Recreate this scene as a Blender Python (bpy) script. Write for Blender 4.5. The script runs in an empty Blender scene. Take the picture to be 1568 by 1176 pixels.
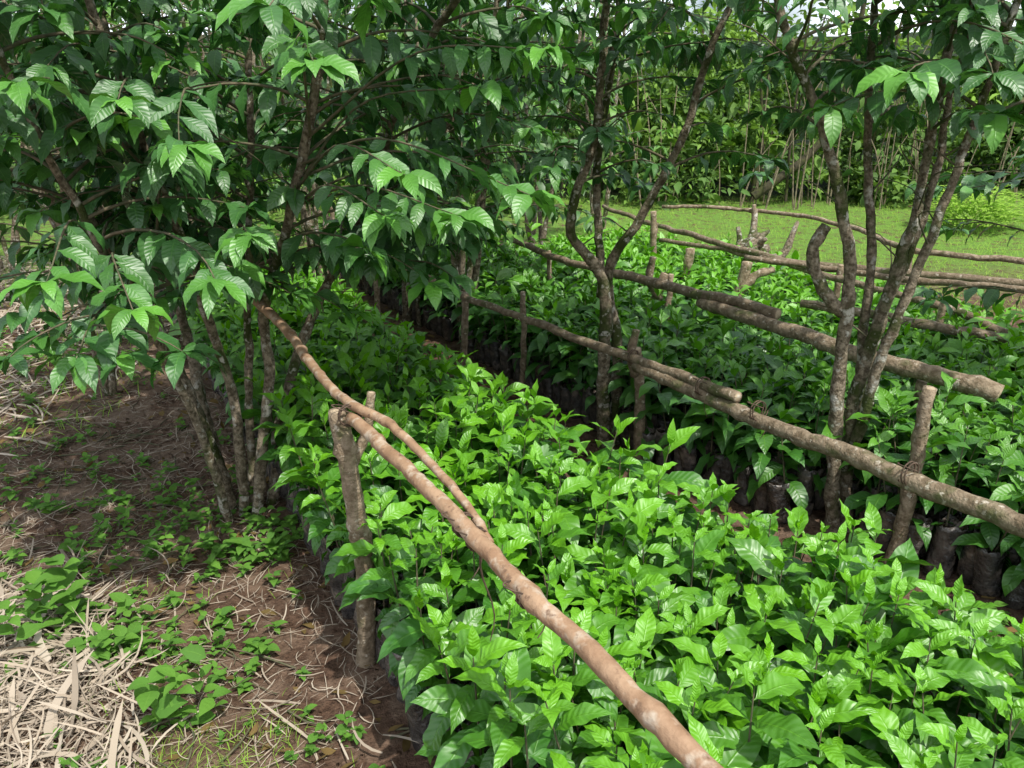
import bpy, math, numpy as np
from mathutils import Vector
R = np.random.default_rng(7)
scene = bpy.context.scene
CAM = np.array([0, 0, 1.7])

# ------------------------------------------------------------------ helpers
def hgt(x, y):
    x = np.asarray(x, float); y = np.asarray(y, float)
    n = 0.012*np.sin(x*3.1+1.3)*np.cos(y*2.7+.4)+0.008*np.sin(x*7.3+y*5.1)+0.005*np.sin(x*15.7-y*11.2+2)
    r = np.sqrt(x*x+(y-2)**2)
    return n+np.clip(r-13.5, 0, 60)*0.12+0.25*np.clip(y-9, 0, 6)*0.15

class Acc:
    def __init__(s): s.V=[];s.F=[];s.A=[];s.n=0
    def add(s, V, F, A=None):
        V=np.asarray(V,float).reshape(-1,3); F=np.asarray(F,np.int64).reshape(-1,4)
        if A is None: A=np.tile([0,0,0,R.random()],(len(V),1))
        s.V.append(V); s.F.append(F+s.n); s.A.append(np.asarray(A,float).reshape(-1,4)); s.n+=len(V)
    def build(s, name, mat, parent=None):
        V=np.concatenate(s.V);F=np.concatenate(s.F);A=np.concatenate(s.A)
        me=bpy.data.meshes.new(name)
        me.vertices.add(len(V)); me.vertices.foreach_set('co',V.astype(np.float32).ravel())
        me.loops.add(F.size); me.loops.foreach_set('vertex_index',F.astype(np.int32).ravel())
        me.polygons.add(len(F)); me.polygons.foreach_set('loop_start',np.arange(0,F.size,4,dtype=np.int32))
        me.update(calc_edges=True)
        me.polygons.foreach_set('use_smooth',np.ones(len(F),bool))
        at=me.attributes.new('lf','FLOAT_COLOR','POINT'); at.data.foreach_set('color',A.astype(np.float32).ravel())
        me.materials.append(mat)
        ob=bpy.data.objects.new(name,me); scene.collection.objects.link(ob)
        if parent: ob.parent=parent
        return ob

def empty(name):
    e=bpy.data.objects.new(name,None); e.empty_display_size=.1; scene.collection.objects.link(e); return e

def template(nl,nw,kind='coffee'):
    s=np.linspace(0,1,nl+1); w=np.linspace(-1,1,nw+1)
    if kind=='coffee': xp=[0,.06,.11,.2,.32,.46,.6,.74,.86,.94,1]; fp=[.05,.06,.25,.65,.93,1,.93,.66,.3,.1,.0]
    elif kind=='strip': xp=[0,.1,.8,1]; fp=[.6,1,.8,.05]
    elif kind=='blade': xp=[0,.3,1]; fp=[.8,1,.03]
    elif kind=='ovate': xp=[0,.1,.3,.5,.75,1]; fp=[.08,.6,1,.92,.5,.02]
    p=np.interp(s,xp,fp)
    S,W=np.meshgrid(s,w,indexing='ij'); P=np.repeat(p[:,None],nw+1,1)
    F=[]
    for i in range(nl):
        for j in range(nw):
            a=i*(nw+1)+j; F.append([a,a+1,a+nw+2,a+nw+1])
    return dict(S=S.ravel(),W=W.ravel(),P=P.ravel(),F=np.array(F),nl=nl,nw=nw,s=s)

T_HI=template(18,4); T_MID=template(9,2); T_LO=template(4,2)
T_STRIP=template(5,1,'strip'); T_BLADE=template(3,1,'blade'); T_OV=template(5,2,'ovate')

def leaves(acc,B,az,e0,dr,L,roll,wr,lime,T,fold=.3,wav=.13,curl=0):
    B=np.asarray(B,float).reshape(-1,3); N=len(B)
    if N==0: return
    f=lambda a: np.broadcast_to(np.asarray(a,float),(N,)).copy()
    az,e0,dr,L,roll,wr,lime,curl=map(f,(az,e0,dr,L,roll,wr,lime,curl))
    rnd=R.random(N)
    s=T['s']; ds=np.diff(s)
    e=e0[:,None]-dr[:,None]*(0.25*s+0.75*s**1.5)[None]
    a=az[:,None]+curl[:,None]*s[None]
    em=(e[:,1:]+e[:,:-1])/2; am=(a[:,1:]+a[:,:-1])/2
    z0=np.zeros((N,1))
    cx=np.concatenate([z0,np.cumsum(np.cos(em)*np.cos(am)*ds,1)],1)
    cy=np.concatenate([z0,np.cumsum(np.cos(em)*np.sin(am)*ds,1)],1)
    cz=np.concatenate([z0,np.cumsum(np.sin(em)*ds,1)],1)
    C=np.stack([cx,cy,cz],-1)
    Nn=np.stack([-np.sin(e)*np.cos(a),-np.sin(e)*np.sin(a),np.cos(e)],-1)
    Sd=np.stack([-np.sin(a),np.cos(a),np.zeros_like(a)],-1)
    cr=np.cos(roll)[:,None,None]; sr=np.sin(roll)[:,None,None]
    S2=Sd*cr+Nn*sr; N2=Nn*cr-Sd*sr
    k=T['nw']+1
    rp=lambda X: np.repeat(X,k,1)
    W=T['W'];P=T['P'];S=T['S']
    hw=wr[:,None]*(P*W)[None]
    ph=R.random(N)[:,None]*6.28; fq=((19 if T['nl']>10 else 15) if T['nl']>5 else 7)
    up=wr[:,None]*P[None]*(fold*(np.abs(W)-.45*W*W)[None]*1.4+wav*(W*W)[None]*np.sin(S[None]*fq+ph+np.sign(W)[None]*1.3)*1.6)
    V=rp(C)+rp(S2)*hw[...,None]+rp(N2)*up[...,None]
    V=B[:,None]+V*L[:,None,None]
    nv=len(S)
    F=(T['F'][None]+(np.arange(N)*nv)[:,None,None]).reshape(-1,4)
    A=np.empty((N,nv,4)); A[...,0]=S; A[...,1]=W*.5+.5; A[...,2]=lime[:,None]; A[...,3]=rnd[:,None]
    acc.add(V.reshape(-1,3),F,A.reshape(-1,4))

def smooth(P,n):
    P=np.asarray(P,float); m=len(P)
    d=np.r_[0,np.cumsum(np.linalg.norm(np.diff(P[:,:3],axis=0),axis=1))]
    t=np.linspace(0,d[-1],n); out=np.empty((n,P.shape[1]))
    ext=np.vstack([2*P[0]-P[1],P,2*P[-1]-P[-2]])
    for i,tt in enumerate(t):
        k=min(np.searchsorted(d,tt,side='right')-1,m-2); u=(tt-d[k])/max(d[k+1]-d[k],1e-6)
        a,b,c,e=ext[k],ext[k+1],ext[k+2],ext[k+3]
        out[i]=.5*((2*b)+(-a+c)*u+(2*a-5*b+4*c-e)*u*u+(-a+3*b-3*c+e)*u**3)
    return out

def tube(acc,P,r,sides=6,rough=0.0,cap=False):
    P=np.asarray(P,float); n=len(P); r=np.broadcast_to(np.asarray(r,float),(n,))
    t=np.gradient(P,axis=0); t/=np.linalg.norm(t,axis=1)[:,None]+1e-9
    ref=np.array([1,.13,.07]) if abs(t[:,0]).mean()<.6 else np.array([.05,.1,1])
    u=np.cross(ref,t); u/=np.linalg.norm(u,axis=1)[:,None]+1e-9; v=np.cross(t,u)
    a=np.arange(sides)*2*math.pi/sides
    rr=r[:,None]*np.ones(sides)
    if rough: rr=rr*(1+rough*R.normal(size=(n,sides)))
    V=P[:,None]+rr[...,None]*(np.cos(a)[None,:,None]*u[:,None]+np.sin(a)[None,:,None]*v[:,None])
    V=V.reshape(-1,3); F=[]
    for i in range(n-1):
        for j in range(sides):
            F.append([i*sides+j,i*sides+(j+1)%sides,(i+1)*sides+(j+1)%sides,(i+1)*sides+j])
    if cap:
        for i,e in ((0,-1),(n-1,1)):
            c=len(V); V=np.vstack([V,P[i]+t[i]*e*r[i]*.12])
            for j in range(0,sides,2):
                a0,a1,a2=i*sides+j,i*sides+(j+1)%sides,i*sides+(j+2)%sides
                F.append([c,a0,a1,a2] if e>0 else [c,a2,a1,a0])
    A=np.tile([0,0,0,R.random()],(len(V),1)); 
    if cap:
        A[-1,0]=A[-2,0]=1
    acc.add(V,F,A)

# ------------------------------------------------------------------ materials
def newmat(name):
    m=bpy.data.materials.new(name); m.use_nodes=True; nt=m.node_tree; nt.nodes.clear()
    return m,nt
def nd(nt,t,**k):
    n=nt.nodes.new(t)
    for a,b in k.items():
        if a.startswith('_'): n.inputs[a[1:].replace('_',' ')].default_value=b
        else: setattr(n,a,b)
    return n
def mth(nt,op,a,b=None,c=None,clamp=False):
    n=nt.nodes.new('ShaderNodeMath'); n.operation=op; n.use_clamp=clamp
    for i,x in enumerate((a,b,c)):
        if x is None: continue
        if isinstance(x,(int,float)): n.inputs[i].default_value=x
        else: nt.links.new(x,n.inputs[i])
    return n.outputs[0]
def mix(nt,f,a,b,mode='MIX'):
    n=nt.nodes.new('ShaderNodeMix'); n.data_type='RGBA'; n.blend_type=mode
    for i,x in ((0,f),(6,a),(7,b)):
        if isinstance(x,(int,float)): n.inputs[i].default_value=x
        elif isinstance(x,tuple): n.inputs[i].default_value=(*x,1)
        else: nt.links.new(x,n.inputs[i])
    return n.outputs[2]
def noise(nt,scale,detail=4,vec=None,rough=.6):
    n=nt.nodes.new('ShaderNodeTexNoise'); n.inputs['Scale'].default_value=scale; n.inputs['Detail'].default_value=detail; n.inputs['Roughness'].default_value=rough
    if vec is None:
        g=nt.nodes.new('ShaderNodeNewGeometry'); vec=g.outputs['Position']
    nt.links.new(vec,n.inputs['Vector']); return n.outputs['Fac']
def ramp(nt,f,lo,hi):
    n=nt.nodes.new('ShaderNodeMapRange'); n.inputs[1].default_value=lo; n.inputs[2].default_value=hi; n.clamp=True
    nt.links.new(f,n.inputs[0]); return n.outputs[0]

def leafmat(name,dark,mid,lime,rough=.33,trans=.25,veins=10,spec=.5,bump=.35,dist=.0012,coat=0):
    m,nt=newmat(name); at=nd(nt,'ShaderNodeAttribute',attribute_name='lf')
    sp=nt.nodes.new('ShaderNodeSeparateColor'); nt.links.new(at.outputs['Color'],sp.inputs[0])
    s,w,l=sp.outputs; rnd=at.outputs['Alpha']
    aw=mth(nt,'ABSOLUTE',mth(nt,'MULTIPLY_ADD',w,2,-1))
    c=mix(nt,rnd,dark,mid); c=mix(nt,l,c,lime)
    g=nt.nodes.new('ShaderNodeNewGeometry')
    p=nt.nodes.new('ShaderNodeBsdfPrincipled')
    if bump>0:
        rib=mth(nt,'SUBTRACT',1.0,ramp(nt,aw,0.0,.08),clamp=True)
        c=mix(nt,mth(nt,'MULTIPLY',rib,.35),c,tuple(min(1,x*1.2+.02) for x in lime))
        v=mth(nt,'SINE',mth(nt,'MULTIPLY',mth(nt,'SUBTRACT',s,mth(nt,'MULTIPLY',aw,.12)),veins*6.28))
        hgtv=mth(nt,'SUBTRACT',v,mth(nt,'MULTIPLY',rib,2.5))
        bp=nd(nt,'ShaderNodeBump',_Strength=bump,_Distance=dist); nt.links.new(hgtv,bp.inputs['Height']); nt.links.new(bp.outputs[0],p.inputs['Normal'])
    cb=mix(nt,g.outputs['Backfacing'],c,mix(nt,.3,c,tuple(x*.7+.01 for x in lime)))
    nt.links.new(cb,p.inputs['Base Color']); 
    rg=mth(nt,'ADD',mth(nt,'MULTIPLY',rnd,.1),rough-.04); rg=mth(nt,'ADD',rg,mth(nt,'MULTIPLY',g.outputs['Backfacing'],.3)); nt.links.new(rg,p.inputs['Roughness'])
    p.inputs['Specular IOR Level'].default_value=spec
    tr=nt.nodes.new('ShaderNodeBsdfTranslucent'); nt.links.new(mix(nt,.5,c,tuple(min(1,x*1.4) for x in lime)),tr.inputs[0])
    ms=nt.nodes.new('ShaderNodeMixShader'); ms.inputs[0].default_value=trans
    nt.links.new(p.outputs[0],ms.inputs[1]); nt.links.new(tr.outputs[0],ms.inputs[2])
    o=nt.nodes.new('ShaderNodeOutputMaterial'); nt.links.new(ms.outputs[0],o.inputs[0]); return m

def simplemat(name,c1,c2,scale=20,rough=.85,c3=None,s3=6,t3=(.55,.7),bump=.5,dist=.004,useatt=False,endcol=None,spec=.3,c4=None,s4=30,t4=(.6,.66)):
    m,nt=newmat(name); nz=noise(nt,scale,4); c=mix(nt,ramp(nt,nz,.38,.62),c1,c2)
    if useatt:
        at=nd(nt,'ShaderNodeAttribute',attribute_name='lf')
        c=mix(nt,mth(nt,'MULTIPLY',at.outputs['Alpha'],.5),c,tuple(x*.5 for x in c1))
        if endcol:
            sp=nt.nodes.new('ShaderNodeSeparateColor'); nt.links.new(at.outputs['Color'],sp.inputs[0])
            c=mix(nt,ramp(nt,sp.outputs[0],.05,.4),c,endcol)
    if c3: c=mix(nt,ramp(nt,noise(nt,s3,3),*t3),c,c3)
    if c4: c=mix(nt,ramp(nt,noise(nt,s4,3),*t4),c,c4)
    p=nt.nodes.new('ShaderNodeBsdfPrincipled'); nt.links.new(c,p.inputs['Base Color']); p.inputs['Roughness'].default_value=rough; p.inputs['Specular IOR Level'].default_value=spec
    bp=nd(nt,'ShaderNodeBump',_Strength=bump,_Distance=dist); nt.links.new(noise(nt,scale*2.2,4),bp.inputs['Height']); nt.links.new(bp.outputs[0],p.inputs['Normal'])
    o=nt.nodes.new('ShaderNodeOutputMaterial'); nt.links.new(p.outputs[0],o.inputs[0]); return m

M_seed=leafmat('seedling_leaf',(.005,.06,.015),(.013,.12,.016),(.15,.42,.006),rough=.15,trans=.2,bump=.4,spec=.85)
M_tree=leafmat('coffee_leaf',(.008,.05,.02),(.018,.095,.028),(.13,.38,.03),rough=.17,trans=.16,bump=.35,spec=.85)
M_treefar=leafmat('coffee_leaf_plain',(.01,.05,.02),(.022,.1,.026),(.15,.36,.025),rough=.24,trans=.18,bump=0,spec=.75)
M_forest=leafmat('forest_leaf',(.01,.04,.012),(.035,.11,.018),(.22,.4,.04),rough=.42,trans=.25,spec=.5,bump=0)
M_weed=leafmat('weed_leaf',(.04,.14,.015),(.07,.2,.02),(.16,.36,.03),rough=.5,trans=.3,veins=5,dist=.0006)
M_grass=leafmat('grass_blade',(.09,.22,.02),(.18,.38,.035),(.36,.56,.09),rough=.6,trans=.4,bump=0,spec=.2)
M_straw=leafmat('dry_straw',(.14,.10,.07),(.36,.29,.21),(.6,.52,.41),rough=.8,trans=.1,spec=.15,bump=0)
M_litter=leafmat('dry_leaf',(.05,.03,.018),(.15,.09,.045),(.35,.26,.05),rough=.7,trans=.1,spec=.2,bump=0)
M_bark=simplemat('coffee_bark',(.09,.07,.042),(.3,.25,.175),50,.92,c3=(.05,.065,.015),s3=6,t3=(.5,.6),bump=1,dist=.012,c4=(.45,.43,.36),s4=24,t4=(.56,.66))
M_bark2=simplemat('twig_bark',(.06,.075,.035),(.15,.12,.075),30,.85)
M_moss=simplemat('mossy_bark',(.03,.03,.015),(.07,.06,.035),20,.95,c3=(.05,.065,.012),s3=5,t3=(.5,.65))
M_cane=simplemat('dry_cane',(.12,.1,.06),(.26,.22,.14),20,.9)
M_rail=simplemat('weathered_pole',(.25,.15,.085),(.37,.245,.15),14,.6,c3=(.44,.36,.27),s3=26,t3=(.52,.68),bump=.9,dist=.006,endcol=(.45,.36,.25),c4=(.15,.09,.055),s4=45,t4=(.58,.72))
M_pole2=simplemat('grey_pole',(.17,.125,.075),(.38,.3,.205),34,.85,c3=(.09,.1,.035),s3=8,t3=(.56,.68),bump=1,dist=.01,endcol=(.42,.33,.22),useatt=True,c4=(.47,.42,.33),s4=40,t4=(.6,.7))
M_tie=simplemat('bark_strip_tie',(.06,.04,.026),(.12,.08,.055),60,.8)
M_bag=simplemat('polybag',(.04,.038,.038),(.13,.112,.098),16,.26,c3=(.22,.175,.14),s3=13,t3=(.52,.7),bump=1,dist=.015,useatt=True,endcol=(.05,.03,.02),spec=.8)

m,nt=newmat('soil_ground'); M_ground=m
geo=nt.nodes.new('ShaderNodeNewGeometry'); sx=nt.nodes.new('ShaderNodeSeparateXYZ'); nt.links.new(geo.outputs['Position'],sx.inputs[0])
n1=noise(nt,3,4); n2=noise(nt,45,5,rough=.7); n3=noise(nt,9,4)
c=mix(nt,ramp(nt,n2,.3,.7),(.05,.028,.018),(.18,.11,.072))
c=mix(nt,mth(nt,'MULTIPLY',ramp(nt,n3,.46,.62),.65),c,(.26,.18,.125))
st=mth(nt,'MULTIPLY',ramp(nt,n1,.46,.6),ramp(nt,mth(nt,'MULTIPLY',sx.outputs[0],-1),1.0,1.5))
c=mix(nt,mth(nt,'MULTIPLY',st,.5),c,(.3,.22,.155))
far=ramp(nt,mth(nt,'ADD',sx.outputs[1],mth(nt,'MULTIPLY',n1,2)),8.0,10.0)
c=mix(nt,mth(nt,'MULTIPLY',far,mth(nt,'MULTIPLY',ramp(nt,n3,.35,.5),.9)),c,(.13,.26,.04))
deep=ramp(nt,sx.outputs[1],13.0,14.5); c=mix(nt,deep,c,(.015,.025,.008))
p=nt.nodes.new('ShaderNodeBsdfPrincipled'); nt.links.new(c,p.inputs['Base Color']); p.inputs['Roughness'].default_value=.95; p.inputs['Specular IOR Level'].default_value=.15
bp=nd(nt,'ShaderNodeBump',_Strength=1.0,_Distance=.03); nt.links.new(n2,bp.inputs['Height']); nt.links.new(bp.outputs[0],p.inputs['Normal'])
o=nt.nodes.new('ShaderNodeOutputMaterial'); nt.links.new(p.outputs[0],o.inputs[0])

# ------------------------------------------------------------------ ground
def axis(lo,hi,step,far,k):
    c=np.arange(lo,hi,step); g=np.geomspace(step,far,k)
    return np.r_[(lo-g)[::-1],c,hi+g]
xs=axis(-4,3,.03,150,45); ys=axis(.8,6,.03,150,45)
X,Y=np.meshgrid(xs,ys,indexing='ij'); Z=hgt(X,Y)
near=(np.abs(X)<5.5)&(Y>-.5)&(Y<8.5)
Z=Z+near*R.normal(size=X.shape)*.0035
V=np.stack([X,Y,Z],-1).reshape(-1,3); ny=len(ys)
ii,jj=np.meshgrid(np.arange(len(xs)-1),np.arange(ny-1),indexing='ij'); a=(ii*ny+jj).ravel()
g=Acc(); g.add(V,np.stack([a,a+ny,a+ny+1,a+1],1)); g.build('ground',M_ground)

# ------------------------------------------------------------------ seedling beds
D=np.array([-.493,.870]); Pp=np.array([.870,.493])
TRUNKS=[(1.38,2.85),(.5,3.73),(-.34,5.5),(-.82,6.04)]
def bed(O,s0,s1,p0,p1,limeb,curve=0.0,hs=1.0,seed=0,widen=0,ls=1.0):
    e=empty('coffee_seedling_bed'); lv=Acc(); st=Acc(); bg=Acc()
    sp=.095
    S,Q=np.meshgrid(np.arange(s0,s1,sp),np.arange(p0+.045,p1+widen,sp),indexing='ij')
    S=S.ravel();Q=Q.ravel()
    kk=Q<p1+widen*np.clip((.5-S)/.9,0,1); S=S[kk];Q=Q[kk]
    S=S+R.normal(size=S.shape)*.012; Q=Q+R.normal(size=Q.shape)*.01
    off=curve*np.clip(-S,0,1.6)**2
    XY=np.array(O)+S[...,None]*D+(Q+off)[...,None]*Pp
    ok=np.ones(len(XY),bool)
    for tx,ty in TRUNKS:
        rel=XY-np.array([tx,ty]); ok&=~((np.hypot(rel[:,0],rel[:,1])<.1)|((np.abs(rel@D)<.1)&(rel@Pp<0)&(rel@Pp>-.35)&(p0==0)&(curve>0)))
    XY=XY[ok];S=S[ok];Q=Q[ok];N=len(XY)
    z=hgt(XY[:,0],XY[:,1])
    edge=np.clip(1-(Q-p0)/.12,0,1)
    sides=14; zz=np.array([0,.012,.05,.09,.13,.165,.2,.205,.185,.18]); rr=np.array([.036,.043,.045,.042,.045,.043,.047,.044,.040,.002])
    aa=np.arange(sides)*2*math.pi/sides
    bh=(R.normal(.95,.1,N)).clip(.72,1.15)
    rad=rr[None,:,None]*(1+.035*R.normal(size=(N,len(zz),sides)))
    fold=1+.1*np.sin(aa*3+R.random((N,1))*6)[:,None,:]*np.sin(zz*30+R.random((N,1))*6)[:,:,None]+.06*np.sin(aa*5+R.random((N,1))*6)[:,None,:]
    rad=rad*fold*R.normal(1,.06,N)[:,None,None]
    lean=R.normal(size=(N,2))*.1
    bx=XY[:,0,None,None]+rad*np.cos(aa)+lean[:,0,None,None]*zz[None,:,None]
    by=XY[:,1,None,None]+rad*np.sin(aa)+lean[:,1,None,None]*zz[None,:,None]
    bz=z[:,None,None]+(zz[None,:,None]*bh[:,None,None])*np.ones(sides)+.008*R.normal(size=(N,len(zz),sides))*(zz>.18)[None,:,None]
    V=np.stack([bx,by,bz],-1); k=len(zz)*sides; F=[]
    for i in range(len(zz)-1):
        for j in range(sides): F.append([i*sides+j,i*sides+(j+1)%sides,(i+1)*sides+(j+1)%sides,(i+1)*sides+j])
    F=(np.array(F)[None]+(np.arange(N)*k)[:,None,None]).reshape(-1,4)
    A=np.zeros((N,len(zz),sides,4)); A[...,3]=R.random(N)[:,None,None]; A[:,8:,:,0]=1
    bg.add(V.reshape(-1,3),F,A.reshape(-1,4))
    H=(R.normal(.325,.034,N)*hs).clip(.18,.5)
    big=.5+.5*np.sin(XY[:,0]*2.3+seed)*np.cos(XY[:,1]*1.9); H=H*(.93+.14*big)
    ln=R.normal(size=(N,2))*.11-edge[:,None]*Pp*.16
    base=np.c_[XY,z+.19*bh]
    a3=np.arange(4)*math.pi/2; zs=np.array([0,.5,1.0]); rs=np.array([.004,.003,.0015])
    V=np.empty((N,3,4,3))
    V[...,0]=base[:,0,None,None]+ln[:,0,None,None]*zs[None,:,None]*H[:,None,None]+rs[None,:,None]*np.cos(a3)
    V[...,1]=base[:,1,None,None]+ln[:,1,None,None]*zs[None,:,None]*H[:,None,None]+rs[None,:,None]*np.sin(a3)
    V[...,2]=base[:,2,None,None]+(zs[None,:]*H[:,None])[...,None]*np.ones(4)
    F=[]
    for i in range(2):
        for j in range(4): F.append([i*4+j,i*4+(j+1)%4,(i+1)*4+(j+1)%4,(i+1)*4+j])
    F=(np.array(F)[None]+(np.arange(N)*12)[:,None,None]).reshape(-1,4); st.add(V.reshape(-1,3),F)
    K=7; az0=R.random(N)*6.28; vig=ls*R.normal(1,.14,N).clip(.65,1.4); pl=R.random(N)
    inner=(Q>p0+.3)&(Q<p1-.3)
    for k in range(K):
        fr=[.04,.24,.44,.63,.78,.91,1.0][k]
        Lk=[.14,.15,.16,.165,.15,.115,.06][k]; ek=[-.1,.1,.25,.35,.5,.75,1.1][k]; dk=[1.2,1.2,1.2,1.2,1.15,1.0,.5][k]
        lk=[0,0,.0,.08,.3,.75,1.0][k]
        for sd in (0,1):
            B=base.copy(); B[:,0]+=ln[:,0]*fr*H; B[:,1]+=ln[:,1]*fr*H; B[:,2]+=fr*H
            az=az0+k*math.pi/2+sd*math.pi+R.normal(size=N)*.28
            lime=(lk*(.5+limeb)+limeb*.16+R.normal(size=N)*.1+(pl-.5)*.5*limeb).clip(0,1)  # young tips are lime
            args=(az,ek+R.normal(size=N)*.28,dk+R.normal(size=N)*.35,Lk*vig*R.normal(1,.17,N).clip(.5,1.45),R.normal(size=N)*.35,R.normal(.183,.018,N),lime)
            dist=np.hypot(XY[:,0],XY[:,1]); sel=~(inner&(k==0))
            for msk,T in (((dist<2.4)&sel,T_HI),((dist>=2.4)&(dist<4.2)&sel,T_MID),((dist>=4.2)&sel,T_LO)):
                if msk.any(): leaves(lv,B[msk],*[a[msk] for a in args],T)
    lv.build('seedling_leaves',M_seed,e); st.build('seedling_stems',M_bark2,e); bg.build('nursery_bags',M_bag,e)
    return e
bed((-.245,1.67),-1.7,6.2,0,.97,.5,hs=1.05,seed=1,widen=.3,ls=.98)
bed((.6,3.65),-2.7,5.6,0,1.1,.08,curve=.14,hs=1.05,seed=2,ls=1.0)  # low lime bias: this bed's shade put into its leaf colour
bed((.6,3.65),-3.4,3.3,1.4,2.65,.95,hs=1.0,seed=3,ls=.95)

# ------------------------------------------------------------------ fences
def pole(acc,pts,r0,r1,n=36,sides=14,wob=.006,knots=4):
    P=smooth(pts,n); P=P+np.cumsum(R.normal(size=P.shape),0)*wob*.25
    r=np.linspace(r0,r1,n)*(1+.03*R.normal(size=n))
    for k in range(knots):
        i=R.integers(2,n-2); r[i]*=1.16
    tube(acc,P,r,sides,rough=.03,cap=True)
    return P
def tie(acc,c,d,r,tail=.12):
    c=np.array(c,float); d=np.array(d,float); d/=np.linalg.norm(d); u=np.cross(d,[0,0,1]); u/=np.linalg.norm(u); v=np.cross(d,u)
    t=np.linspace(0,2*math.pi*2.4,40); P=c+np.outer(np.cos(t)*(r+.002),u)+np.outer(np.sin(t)*(r+.002),v)+np.outer((t-6)*.0018,d)
    tube(acc,P,.0026,5)
    t=np.linspace(0,1,9)
    a=R.random()*6.28
    P=c+np.outer(t,[0,0,-tail])+np.outer(np.sin(t*5+a)*.02,u)+u*(r+.004)*np.cos(t)[:,None]*1.0
    tube(acc,P,np.linspace(.003,.0012,9),5)
    P=c+np.outer(np.sin(t*math.pi)*.045,u)*-1+np.outer(t-.3,d)*.06+np.outer(np.sin(t*3.1)*.02,[0,0,1])+np.array([0,0,r*.5])
    tube(acc,P,.0018,5)

e=empty('wooden_rail_fence'); ra=Acc(); pa=Acc(); ta=Acc()
pole(ra,[(.62,.25,.83),(.28,.80,.85),(.02,1.2,.86),(-.22,1.6,.87),(-.45,1.97,.885)],.019,.017,90,18,wob=.007,knots=9)
pole(ra,[(-.045,1.345,.872),(-.16,1.58,.892),(-.31,1.83,.91),(-.48,2.04,.912),(-.66,2.38,.90),(-.87,2.78,.93),(-1.06,3.02,.99)],.009,.02,60,14,wob=.006,knots=6)
pole(pa,[(-.475,2.04,-.05),(-.465,2.02,.4),(-.50,2.0,.895)],.03,.028,40,16,knots=8)
pole(pa,[(-.47,2.02,.70),(-.42,2.04,.82),(-.405,2.05,.93)],.014,.012,10,8)
tie(ta,(-.45,1.97,.89),(-.55,1,0),.028,.05); tie(ta,(-.07,1.36,.868),(-.55,1,0),.021,.26); tie(ta,(.03,1.18,.86),(-.55,1,0),.0195,.1); tie(ta,(-.1,1.41,.872),(-.55,1,0),.022,.14)
ra.build('rail',M_rail,e); pa.build('stakes',M_pole2,e); ta.build('ties',M_tie,e)
e=empty('wooden_rail_fence'); ra=Acc(); pa=Acc(); ta=Acc()
pole(ra,[(1.75,1.2,.66),(1.37,1.8,.655),(1.1,2.25,.65),(.82,2.75,.63),(.55,3.25,.61)],.033,.025,60,16,wob=.012)
pole(ra,[(.86,2.72,.662),(.55,3.28,.65),(.15,3.85,.64),(-.32,4.45,.66),(-.75,5.1,.72),(-1.1,5.6,.78)],.022,.017,60,14,wob=.014)
pole(ra,[(-.9,5.3,.74),(-1.3,6.0,.8),(-1.75,6.9,.82)],.022,.02,30,10,wob=.01)
for (x,y,h,dx,r) in ((.64,3.48,.62,-.06,.026),(1.48,2.6,.77,.02,.026),(-.33,4.6,.68,.03,.022),(.05,4.42,.66,.02,.018),(-1.05,5.75,.8,.04,.022),(-1.6,6.9,.85,0,.022)):
    pole(pa,[(x,y,-.05),(x+dx*.4+.012,y-.01,h*.5),(x+dx,y-.03,h)],r*1.1,r*.9,20,12,wob=.012)
pole(pa,[(.58,3.42,.5),(.55,3.38,.62),(.57,3.36,.74)],.02,.017,10,10)
tie(ta,(1.2,2.08,.655),(-.55,1,0),.034,.09); tie(ta,(.9,2.6,.65),(-.55,1,0),.034,.12); tie(ta,(.76,2.86,.65),(-.55,1,0),.034,.14); tie(ta,(.55,3.3,.63),(-.55,1,0),.028,.1)
ra.build('rail',M_pole2,e); pa.build('stakes',M_pole2,e); ta.build('ties',M_tie,e)
e=empty('wooden_rail_fence'); ra=Acc(); pa=Acc()
pole(ra,[(1.97,2.9,.6),(1.6,3.35,.62),(1.3,3.8,.66),(1.05,4.2,.67)],.04,.032,40,16,wob=.01)
pole(ra,[(1.35,3.78,.70),(.95,4.4,.70),(.6,5.0,.68),(.25,5.7,.66),(-.1,6.5,.72),(-.4,7.2,.78)],.03,.019,60,14,wob=.014)
for (x,y,h,dx,r) in ((.83,4.75,.7,.12,.035),(.95,4.6,.72,.02,.02),(.27,5.65,.68,0,.02),(-.1,6.5,.74,.03,.022),(1.75,3.15,.56,.03,.025)):
    pole(pa,[(x,y,-.05),(x+dx*.3,y,h*.5),(x+dx,y,h)],r,r*.85,20,12,wob=.012)
pole(pa,[(.93,4.72,.55),(.86,4.72,.68),(.87,4.7,.82)],.025,.02,10,10)
ra.build('rail',M_pole2,e); pa.build('stakes',M_pole2,e)
e=empty('wooden_rail_fence'); ra=Acc(); pa=Acc()
pole(ra,[(3.6,4.35,.66),(3.16,4.66,.66),(2.5,5.1,.64),(1.88,5.57,.65),(1.5,6.4,.66),(1.3,7.17,.66),(1.0,8.2,.7)],.028,.02,60,12,wob=.018)
pole(ra,[(2.75,4.0,.5),(2.5,4.32,.6),(2.1,5.0,.62),(1.72,5.8,.62),(1.25,6.5,.62)],.024,.018,50,12,wob=.018)
pole(ra,[(3.9,5.0,.7),(3.5,5.3,.7),(3.0,5.83,.7),(2.85,6.83,.72),(2.36,7.7,.72),(1.5,8.1,.75)],.024,.018,60,12,wob=.018)
pole(ra,[(2.75,3.9,.5),(2.3,4.15,.54),(1.75,4.5,.58)],.028,.024,30,12,wob=.012)
pole(ra,[(3.8,3.9,.72),(3.0,4.4,.68),(2.3,4.95,.66),(1.7,5.5,.66)],.022,.02,40,12,wob=.018)
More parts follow.
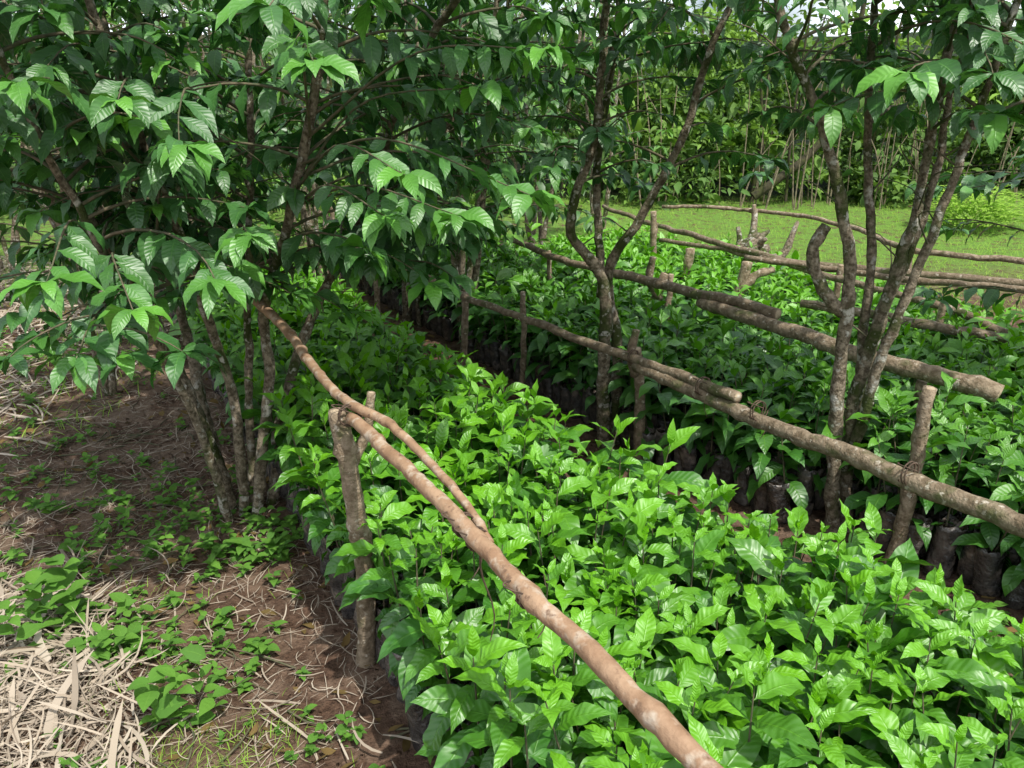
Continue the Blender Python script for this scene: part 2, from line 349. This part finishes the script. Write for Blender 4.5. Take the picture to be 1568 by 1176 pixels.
for (x,y,h,dx,r) in ((1.52,5.2,.7,.1,.042),(1.28,5.75,.7,.04,.04),(2.15,5.0,.7,0,.025),(1.25,6.6,.84,-.02,.03),(3.0,5.8,.76,0,.025),(2.45,4.3,.64,.02,.024),(2.4,7.7,.78,0,.022),(3.3,4.6,.72,0,.025)):
    pole(pa,[(x,y,-.05),(x+dx*.2,y,h*.5),(x+dx,y,h)],r,r*.85,20,12,wob=.012)
pole(pa,[(1.58,5.2,.5),(1.68,5.2,.6),(1.8,5.2,.64)],.035,.02,10,10)
ra.build('rail',M_pole2,e); pa.build('stakes',M_pole2,e)
st=Acc(); c0=np.array([2.1,6.75,.46])
for k in range(18):
    a=R.random()*6.28; el=R.uniform(-.4,.9); L=R.uniform(.2,.5); d=np.array([math.cos(a)*math.cos(el),math.sin(a)*math.cos(el),math.sin(el)])
    P=smooth([c0,c0+d*L*.5+R.normal(size=3)*.06,c0+d*L+R.normal(size=3)*.1],10); tube(st,P,np.linspace(.06,.016,10),9,rough=.09,cap=True)
P=smooth([c0+[0,0,-.49],c0,c0+[.05,0,.12]],8); tube(st,P,np.linspace(.13,.07,8),10,rough=.08,cap=True)
st.build('uprooted_stump',M_bark)

# ------------------------------------------------------------------ coffee trees
def keep(B):
    d=np.linalg.norm(B-CAM,axis=1)
    ok=d>1.35
    ok&=~((B[:,1]<1.75)&(B[:,2]<2.6))
    return ok
def coffee_tree(stems,cb=.9,nlat=16,Ll=(.5,1.0),leafL=.135,T=T_MID,extra=(),sub=.5,sides=10,dens=.07,limep=.3,mat=None):
    e=empty('coffee_tree'); br=Acc(); tw=Acc(); LB=[];LA=[]
    def lateral(p,az,L,el,lvl=0,r=.007):
        n=9; P=[np.array(p,float)]; a=az; ee=el
        for i in range(n-1):
            d=np.array([math.cos(a)*math.cos(ee),math.sin(a)*math.cos(ee),math.sin(ee)]); P.append(P[-1]+d*L/(n-1)); ee-=.1+.04*R.normal(); a+=.09*R.normal()
        leafup(np.array(P),L,lvl,r)
    def leafup(P,L,lvl,r,start=.3,tip=0):
        if np.linalg.norm(P[-1]-CAM)<1.3 or (P[-1][1]<1.7): return
        n=len(P); tube(tw,P,np.linspace(r,.0018,n),5)
        m=max(3,int(L*(1-start)/dens)); fr=np.linspace(start,1,m)*(n-1)
        for q,f in enumerate(fr):
            i=min(int(f),n-2); b=P[i]+(P[i+1]-P[i])*(f-i); d=P[i+1]-P[i]; h=math.atan2(d[1],d[0])
            last=(q>=m-1); x=q/(m-1)
            for sd in (-1,1):
                if not last and R.random()<.14: continue
                LB.append(b); LA.append((h+sd*(1.15-.5*x)+R.normal()*.25, -.25-.35*R.random()+.35*x, .8+.7*R.random(), leafL*(.75+.45*R.random())*(1-.1*x), sd*.35+R.normal()*.4, max(0,(x-.75)*2.2*limep/.5*R.random())+.06*R.random()+tip*.35*x))
            if last:
                young=tip or R.random()<limep+.2
                for aa in (0,1.3,2.6,3.8,5):
                    LB.append(b); LA.append((h+aa+R.normal()*.3,.0+R.normal()*.2,1.1+.4*R.random(),leafL*(.7+.5*R.random()),R.normal()*.3,(.4+.55*R.random()) if young else .12*R.random()))
            if lvl==0 and .1<x<.85 and R.random()<sub*.35:
                lateral(b,h+R.choice([-1,1])*R.uniform(.5,1.0),R.uniform(.2,.4),.1,1,.004)
    for st in stems:
        st=np.asarray(st,float); Lg=np.linalg.norm(np.diff(st[:,:3],axis=0),axis=1).sum(); n=max(14,int(Lg/(.04 if sides>8 else .08)))
        P=smooth(st,n); P[:,:3]+=np.cumsum(R.normal(size=(n,3))*.003,0)
        r=P[:,3]*(1+.05*R.normal(size=n)); tube(br,P[:,:3],np.abs(r),sides,rough=.06,cap=True)
        idx=[i for i in range(n) if P[i,2]>cb]
        if not idx or nlat==0: continue
        nl_=max(3,int(nlat*len(idx)*.04/1.4)) if sides>8 else nlat
        for k in range(nl_):
            i=idx[min(int(len(idx)*(k+R.random())/nl_),len(idx)-1)]
            f=(i-idx[0])/max(1,len(idx)-1)
            lateral(P[i,:3],R.random()*6.28,R.uniform(*Ll)*(1-.25*f),.35+.25*R.random(),0)
        if sides>8:
            for k in range(6):
                i=R.integers(int(n*.3),n-3); aa=R.random()*6.28; L=R.uniform(.15,.5)
                q=P[i,:3]; tube(tw,smooth([q,q+[math.cos(aa)*L*.5,math.sin(aa)*L*.5,L*.35],q+[math.cos(aa+.3)*L,math.sin(aa+.3)*L,L*.45]],7),np.linspace(.004,.001,7),4)
    for pts in extra:
        P=smooth(pts,12); L=np.linalg.norm(np.diff(P,axis=0),axis=1).sum(); leafup(P,L,1,.006,start=.5,tip=1)
    br.build('trunk_and_limbs',M_bark,e)
    if tw.V: tw.build('branches',M_bark2,e)
    if LB:
        LB=np.array(LB);LA=np.array(LA); k=keep(LB); LB=LB[k];LA=LA[k]
        lf=Acc(); leaves(lf,LB,LA[:,0],LA[:,1],LA[:,2],LA[:,3],LA[:,4],R.normal(.18,.018,len(LB)),LA[:,5].clip(0,1),T); lf.build('leaves',mat or M_tree,e)
    return e,len(LB)

def S(pts,r0,r1):
    pts=np.array(pts,float); return np.c_[pts,np.linspace(r0,r1,len(pts))]
A=[S([(-1.18,2.98,-.05),(-1.14,2.95,.45),(-1.2,2.95,.95),(-1.3,2.9,1.5),(-1.45,2.8,2.3),(-1.5,2.8,2.8)],.024,.009),
   S([(-1.12,2.95,-.05),(-1.02,3,.55),(-1.0,3.05,.95),(-.8,2.9,1.4),(-.6,2.7,2.0),(-.4,2.55,2.6),(-.3,2.5,2.9)],.026,.009),
   S([(-1.25,3.05,-.05),(-1.4,3.1,.6),(-1.6,3.15,1.1),(-1.85,3.1,1.7),(-2.0,3.0,2.5)],.034,.01),
   S([(-1.1,3.05,-.05),(-1.0,3.2,.5),(-.85,3.4,.9),(-.6,3.6,1.2),(-.4,3.8,1.45),(-.1,3.9,1.9),(.0,3.9,2.5)],.026,.01),
   S([(-1.22,2.95,-.05),(-1.3,2.85,.6),(-1.4,2.6,1.2),(-1.5,2.4,1.8),(-1.5,2.35,2.4)],.02,.008),
   S([(-1.3,3.1,-.05),(-1.5,3.4,.7),(-1.7,3.6,1.5),(-1.8,3.7,2.4)],.03,.01),
   S([(-1.15,3.0,-.05),(-1.12,3.1,.8),(-1.05,3.2,1.6),(-1.0,3.2,2.4)],.02,.01),
   S([(-.72,3.5,1.1),(-.5,3.3,1.6),(-.15,2.95,2.1),(.2,2.6,2.5),(.4,2.45,2.75)],.018,.008)]  # last stem added above the view so its leaves shade the first bed
ex=[[(-.8,2.9,1.4),(-.55,2.55,1.58),(-.29,2.15,1.52)],[(-.75,2.85,1.5),(-.4,2.5,1.6),(.05,2.22,1.46)],[(-.8,2.9,1.35),(-.6,2.6,1.45),(-.36,2.22,1.40)],[(-.8,2.9,1.35),(-.5,2.6,1.45),(-.16,2.25,1.40)],
    [(-1.4,2.6,1.2),(-1.3,2.3,1.38),(-1.2,1.95,1.27)],[(-1.35,2.7,1.1),(-1.2,2.3,1.28),(-1.0,1.97,1.19)],[(-.8,2.9,1.4),(-.5,2.7,1.7),(-.1,2.45,1.75)],
    [(-.7,2.8,1.6),(-.3,2.6,1.85),(.1,2.4,1.85)],[(-1.0,3,1.0),(-.9,2.6,1.3),(-.75,2.2,1.35)],[(-1.3,2.8,1.2),(-1.1,2.5,1.5),(-.85,2.1,1.6)],[(-1.3,2.8,1.5),(-1.3,2.4,1.75),(-1.2,2.0,1.75)],[(-.7,2.8,1.6),(-.6,2.4,1.85),(-.5,2.1,1.8)]]
coffee_tree(A,cb=1.0,nlat=25,Ll=(.4,.9),leafL=.14,extra=ex,dens=.06)
C=[S([(.49,3.73,-.05),(.47,3.73,.5),(.44,3.72,.92),(.27,3.7,1.2),(.38,3.72,1.65),(.38,3.75,2.3),(.35,3.7,2.9)],.038,.011),
   S([(.55,3.76,-.05),(.53,3.76,.5),(.46,3.73,.9),(.6,3.7,1.2),(.75,3.65,1.55),(.85,3.6,1.95),(1.05,3.6,2.4),(1.1,3.5,2.9)],.03,.01),
   S([(.44,3.72,.8),(.42,3.8,1.4),(.5,3.9,2.3),(.45,3.9,2.8)],.022,.01)]
coffee_tree(C,cb=1.35,nlat=17,Ll=(.35,.8),leafL=.135,dens=.068)
Dd=[S([(1.36,2.85,-.05),(1.3,2.85,.6),(1.25,2.85,1.15),(1.1,2.9,1.6),(.92,2.9,1.95),(.8,2.9,2.4),(.75,2.85,2.8)],.03,.008),
    S([(1.43,2.88,-.05),(1.38,2.9,.5),(1.46,2.9,1.15),(1.5,2.95,1.45),(1.53,2.95,2.8)],.033,.012),
    S([(1.4,2.87,.35),(1.44,2.83,.8),(1.52,2.8,1.3),(1.61,2.77,1.8),(1.7,2.74,2.6)],.024,.009),
    S([(1.26,2.85,.95),(1.17,2.86,1.06),(1.13,2.88,1.18),(1.17,2.9,1.26)],.024,.021),
    S([(1.42,2.9,.5),(1.40,2.97,1.1),(1.35,3.05,1.8),(1.32,3.1,2.8)],.022,.01),
    S([(1.45,2.9,1.0),(1.56,2.95,1.4),(1.6,3.0,1.7),(1.65,3,2.4)],.018,.009)]
coffee_tree(Dd,cb=1.6,nlat=17,Ll=(.35,.85),leafL=.14)

def rstems(x,y,n,h,spread,r=.028):
    out=[]
    for k in range(n):
        a=6.28*k/n+R.random(); q=spread*(.5+.7*R.random()); b=R.normal(size=2)*.05
        out.append(S([(x+b[0],y+b[1],-.05),(x+b[0]+math.cos(a)*q*.3,y+b[1]+math.sin(a)*q*.3,h*.3),(x+math.cos(a)*q*.7,y+math.sin(a)*q*.7,h*.65),(x+math.cos(a)*q,y+math.sin(a)*q,h)],r*(.8+.4*R.random()),.01))
    return out
others=[(-.34,5.5,6,2.7,.45,.85,15),(-.82,6.04,3,2.6,.35,1.1,12),(-2.57,4.53,3,2.2,.4,.9,14),(-3.9,6.8,4,2.6,.6,1.0,15),(-3.0,7.6,4,2.8,.6,.9,13),(-1.9,7.6,4,2.8,.5,1.0,13),
        (-5.4,8.2,4,2.8,.7,.6,12),(.2,7.8,4,2.8,.5,1.0,14),(-.9,9.4,4,3,.6,.7,12),(2.75,3.35,4,2.5,.5,.75,13),(-2.6,9.8,4,3,.6,.6,12),(-4.2,10,4,3,.7,.5,12),(1.0,9.6,3,2.8,.4,1.0,12),(-7,9.6,4,3,.7,.5,12),
        (-2.3,6.1,4,2.7,.6,1.1,13)]
for (x,y,n,h,spd,cb,nl) in others:
    coffee_tree(rstems(x,y,n,h,spd),cb=cb,nlat=nl,Ll=(.45,.95),leafL=.14,T=T_MID if y<5 else T_LO,sides=8,dens=.078 if y<6.2 else .1,mat=M_tree if y<5 else M_treefar)

# ------------------------------------------------------------------ background forest
e=empty('background_forest'); lf=Acc(); tr=Acc()
def clump(x,yb,cz,rad,cl,Lb,dn=130):
    n=int(dn*rad**2)+60
    d=R.normal(size=(n,3)); d/=np.linalg.norm(d,axis=1)[:,None]; rr=rad*(.5+.65*R.random(n))
    B=np.array([x,yb,cz])+d*rr[:,None]*[1,1,.75]
    ok=B[:,2]>hgt(B[:,0],B[:,1]); B=B[ok]; d=d[ok]; n=len(B)
    leaves(lf,B,np.arctan2(d[:,1],d[:,0])+R.normal(size=n)*.8,R.normal(size=n)*.5,R.uniform(.3,1.2,n),Lb*R.uniform(.6,1.4,n),R.normal(size=n)*.5,R.uniform(.12,.28),(cl+R.normal(size=n)*.15).clip(0,1),T_LO)
for i in range(430):
    x=R.uniform(-12,14); yb=11.8+R.random()**1.4*7
    if x>1: yb+=1.3
    lift=min(1,max(0,(yb-12.5)/3)); cz=hgt(x,yb)+R.uniform(0.0,.5+4.4*lift); rad=R.uniform(.35,1.0)
    if x>1.5 and yb<14 : rad*=.7
    clump(x,yb,cz,rad,R.random()**2*.9,R.choice([.09,.13,.2]))
for i in range(170):      # undergrowth at the edge of the clearing
    x=R.uniform(1,12); yb=13.1+R.random()*2.4+.5*math.sin(x*1.7); rad=R.uniform(.2,.75)
    clump(x,yb,hgt(x,yb)+R.uniform(0,.3+1.1*(yb-12.8)),rad,max(0,R.random()**3*.9-.05),R.choice([.1,.16,.26]),150)
for i in range(90):
    x=R.uniform(-10,14); y=R.uniform(13.2,17); h=R.uniform(2,6); z=float(hgt(x,y)); k=R.normal(size=2)*.7
    P=smooth([(x,y,z-.1),(x+k[0]*.3,y+k[1]*.2,z+h*.5),(x+k[0],y+k[1],z+h)],12); tube(tr,P,np.linspace(R.uniform(.015,.05),.01,12),6,rough=.05)
for pts,r in (([(3.9,12.7,.3),(4.3,12.7,.6),(4.8,12.8,1.0),(5.2,12.9,1.7),(5.4,13,3.5)],.07),([(4.1,12.9,.2),(4.0,13,1.5),(3.7,13,3.5)],.03),([(4.5,12.9,.2),(4.5,13,1.5),(4.6,13,3.5)],.025)):
    P=smooth(pts,20); tube(tr,P,np.linspace(r,r*.5,20),10,rough=.06)
cn=Acc()
for i in range(60):
    x=R.uniform(2,10); y=R.uniform(12.4,13.3); h=R.uniform(.8,2.6); z=float(hgt(x,y)); k=R.normal(size=2)*.35
    P=smooth([(x,y,z-.05),(x+k[0]*.4,y,z+h*.6),(x+k[0],y+k[1]*.3,z+h)],8); tube(cn,P,np.linspace(R.uniform(.008,.02),.005,8),5)
lf.build('forest_leaves',M_forest,e); tr.build('forest_trunks',M_moss,e); cn.build('undergrowth_canes',M_cane,e)

sh=Acc(); n=1400; d=R.normal(size=(n,3)); d/=np.linalg.norm(d,axis=1)[:,None]; d[:,2]=abs(d[:,2])
B=np.array([6.4,10.8,.15])+d*R.uniform(.2,.6,(n,1))*[1.3,1,.9]
leaves(sh,B,np.arctan2(d[:,1],d[:,0]),.6,1.0,R.uniform(.08,.16,n),0,.15,R.uniform(.8,1,n),T_LO); sh.build('meadow_shrub',M_grass)

# ------------------------------------------------------------------ ground cover
def inbed(x,y):
    r1=np.stack([x+.245,y-1.67],-1); p1=r1@Pp; r2=np.stack([x-.6,y-3.65],-1); p2=r2@Pp; s2=r2@D
    off=.14*np.clip(-s2,0,1.6)**2
    return ((p1>-.0)&(p1<1.0))|((p2>off)&(p2<1.1+off))|((p2>1.4)&(p2<2.65)&(s2<3.3))
def scat(n,x0,x1,y0,y1,fn=None):
    x=R.uniform(x0,x1,n); y=R.uniform(y0,y1,n); k=~inbed(x,y)
    if fn is not None: k&=R.random(n)<fn(x,y)
    x=x[k];y=y[k]; return np.c_[x,y,hgt(x,y)]
cl=lambda x,y:.5+.5*np.sin(x*4.1+np.sin(y*3.3)*1.5)*np.cos(y*3.7+x)
sw=Acc()
fn=lambda x,y: np.clip((-.95-x-.35*(y-1.6)+.12*np.sin(x*9+y*7))*2.2,0.02,1)*np.clip((2.55-y)*2,.04,1)
B=scat(15000,-2.6,-.35,1.2,2.9,fn); n=len(B); B[:,2]+=R.uniform(.002,.045,n)
leaves(sw,B,R.normal(2.6,1.1,n),R.normal(size=n)*.16,R.normal(size=n)*.35,R.uniform(.05,.24,n),R.normal(size=n)*.6,R.uniform(.008,.026,n),R.beta(1.0,1.9,n),T_STRIP,curl=R.normal(size=n)*.8)
B=scat(480,-2.6,-.8,1.2,2.7,fn); n=len(B); B[:,2]+=R.uniform(.01,.05,n)
leaves(sw,B,R.normal(2.6,.8,n),R.normal(size=n)*.15,R.normal(size=n)*.4,R.uniform(.12,.34,n),R.normal(size=n)*.6,R.uniform(.025,.055,n),R.beta(1.2,2,n),T_STRIP,fold=.6,curl=R.normal(size=n)*.8)
fn2=lambda x,y: np.clip((-2.4-x)*1.0,.0,1)*(.4+.6*cl(x,y))
B=scat(11000,-7,-2.2,3.5,9,fn2); n=len(B); B[:,2]+=R.uniform(.002,.03,n)
leaves(sw,B,R.random(n)*6.28,R.normal(size=n)*.15,R.normal(size=n)*.3,R.uniform(.1,.4,n),R.normal(size=n)*.6,R.uniform(.008,.03,n),R.beta(1.5,1.5,n),T_STRIP,curl=R.normal(size=n)*.5)
B=scat(5200,-2.6,-.4,1.5,4.5,None); n=len(B); B[:,2]+=R.uniform(.002,.015,n)
leaves(sw,B,R.random(n)*6.28,R.normal(size=n)*.1,R.normal(size=n)*.3,R.uniform(.02,.14,n),0,R.uniform(.008,.022,n),R.beta(1,1.8,n)*.8,T_STRIP,curl=R.normal(size=n)*.9)
sw.build('straw_litter',M_straw)
dl=Acc(); B=scat(3200,-4.5,3,1.4,8,None); n=len(B); B[:,2]+=R.uniform(.004,.015,n)
leaves(dl,B,R.random(n)*6.28,R.normal(size=n)*.2,R.normal(size=n)*.9,R.uniform(.02,.075,n),R.normal(size=n)*.4,.2,(R.random(n)<.03)*.9,T_LO); dl.build('leaf_litter',M_litter)
tw=Acc(); B=scat(300,-2.6,-.3,1.4,5,None)
for b in B:
    a=R.random()*6.28; L=R.uniform(.08,.35); d=np.array([math.cos(a),math.sin(a),0]); P=smooth([b+[0,0,.008],b+d*L*.5+R.normal(size=3)*[.02,.02,.006]+[0,0,.015],b+d*L+[0,0,.01]],6); tube(tw,P,np.linspace(.004,.0015,6),5)
tw.build('fallen_twigs',M_bark2)
cr=Acc(); B=scat(4500,-2.4,2.4,1.4,4.5,None)
for b in B:
    q=R.uniform(.003,.011)*(1.6 if R.random()<.06 else 1); P=np.array([b+[0,0,-q*.4],b+[0,0,q*.3],b+[R.normal()*q*.2,R.normal()*q*.2,q]]); tube(cr,P,[q*.9,q,q*.5],5,rough=.15)
cr.build('soil_clods',M_ground)
wd=Acc()
def weeds(B,Lm,nleaf=(5,9),tall=.05,lm=.3):
    for b in B:
        k=R.integers(*nleaf); sc=R.uniform(.6,1.4); h=tall*sc
        zz=np.sort(R.random(k))*h; bb=np.tile(b,(k,1)); bb[:,2]+=zz
        leaves(wd,bb,np.arange(k)*2.4+R.random()*6,R.uniform(.1,.7,k),R.uniform(.3,1.2,k),Lm*sc*R.uniform(.6,1.2,k),R.normal(size=k)*.2,R.uniform(.28,.38),(lm+R.normal(size=k)*.2).clip(0,1),T_OV,wav=.03)
def clus(cx,cy,r,n): 
    p=np.c_[R.normal(cx,r,n),R.normal(cy,r,n)]; k=~inbed(p[:,0],p[:,1]); p=p[k]; return np.c_[p,hgt(p[:,0],p[:,1])]
for cx,cy,r,n,L,t in ((-1.55,2.2,.08,14,.07,.2),(-1.35,2.12,.1,26,.045,.07),(-1.45,2.85,.2,50,.04,.05),(-1.0,2.75,.13,36,.045,.06),(-1.0,1.78,.05,7,.07,.2),(-.52,1.72,.05,8,.035,.06),(-2.3,3.1,.3,46,.04,.05),(-1.2,2.4,.25,34,.035,.05),(-.95,2.15,.12,10,.035,.05),(-2.9,3.4,.4,50,.04,.05),(-.85,1.95,.06,6,.035,.04),(-2.1,2.5,.2,26,.045,.06),(1.9,2.1,.15,30,.045,.06),(2.0,1.7,.2,30,.04,.06),(-1.7,3.4,.4,44,.035,.05),(-3.2,5,.8,100,.04,.06),(-1.05,3.0,.12,12,.05,.1),(-.4,1.55,.04,4,.035,.06),(-1.25,1.6,.08,6,.035,.06)):
    weeds(clus(cx,cy,r,n),L,tall=t)
weeds(scat(260,-3.2,-.45,1.5,5,lambda x,y:cl(x,y)),.026,tall=.03)
weeds(scat(60,-.2,2.4,1.5,6,None),.035,tall=.04)
wd.build('ground_weeds',M_weed)
gr=Acc()
def grass(B,L0,L1,lm):
    n=len(B); leaves(gr,B,R.random(n)*6.28,R.uniform(.5,1.4,n),R.uniform(.3,1.6,n),R.uniform(L0,L1,n),R.normal(size=n)*.3,R.uniform(.015,.03,n),(lm+R.normal(size=n)*.25).clip(0,1),T_BLADE,fold=.1)
for cx,cy,r,n in ((-.78,1.62,.09,260),(-.95,1.65,.09,160),(-.64,1.74,.04,50),(-1.3,2.35,.1,100),(-1.1,1.95,.08,60)): grass(clus(cx,cy,r,n),.02,.07,.7)
grass(scat(900,-3,-.4,1.4,3.4,lambda x,y:cl(x,y)**2),.03,.08,.3)
grass(scat(16000,-8,-2.3,3.6,9.5,lambda x,y:.25+.5*cl(x*1.5,y)),.05,.14,.6)
gr.build('grass_tufts',M_grass)
gr=Acc(); grass(scat(42000,.6,10,6.2,13.6,lambda x,y:np.clip((x*.5+y-7.0),0,1)*(.45+.55*cl(x,y))),.05,.12,.7)
gr.build('meadow_grass',M_grass)

# ------------------------------------------------------------------ light, sky, camera
SUN_EL=math.radians(60); azs=math.radians(35)
sd=Vector((math.sin(azs)*math.cos(SUN_EL),-math.cos(azs)*math.cos(SUN_EL),math.sin(SUN_EL)))
L=bpy.data.lights.new('sun','SUN'); L.energy=5; L.angle=math.radians(.8); L.color=(1,.96,.9)
lo=bpy.data.objects.new('sun',L); scene.collection.objects.link(lo); lo.rotation_euler=sd.to_track_quat('Z','Y').to_euler(); lo.location=(2,-3,8)
w=bpy.data.worlds.new('World'); scene.world=w; w.use_nodes=True; nt=w.node_tree
sk=nt.nodes.new('ShaderNodeTexSky'); sk.sky_type='NISHITA'; sk.sun_disc=False; sk.sun_elevation=SUN_EL; sk.sun_rotation=math.pi-azs
sk.dust_density=3; sk.air_density=1
tc=nt.nodes.new('ShaderNodeTexCoord'); nz=noise(nt,2.6,5,vec=tc.outputs['Generated'])
skc=mix(nt,mth(nt,'MULTIPLY',ramp(nt,nz,.43,.58),.9),sk.outputs[0],(12.6,13.4,14.4))
bgn=nt.nodes['Background']; nt.links.new(skc,bgn.inputs[0]); bgn.inputs[1].default_value=.15
cam=bpy.data.cameras.new('camera'); co=bpy.data.objects.new('camera',cam); scene.collection.objects.link(co); scene.camera=co
co.location=(0,0,1.7); co.rotation_euler=(math.radians(70),0,0); cam.lens=27; cam.sensor_width=36; cam.clip_start=.05; cam.clip_end=500
scene.view_settings.view_transform='Standard'; scene.view_settings.look='None'; scene.view_settings.exposure=0
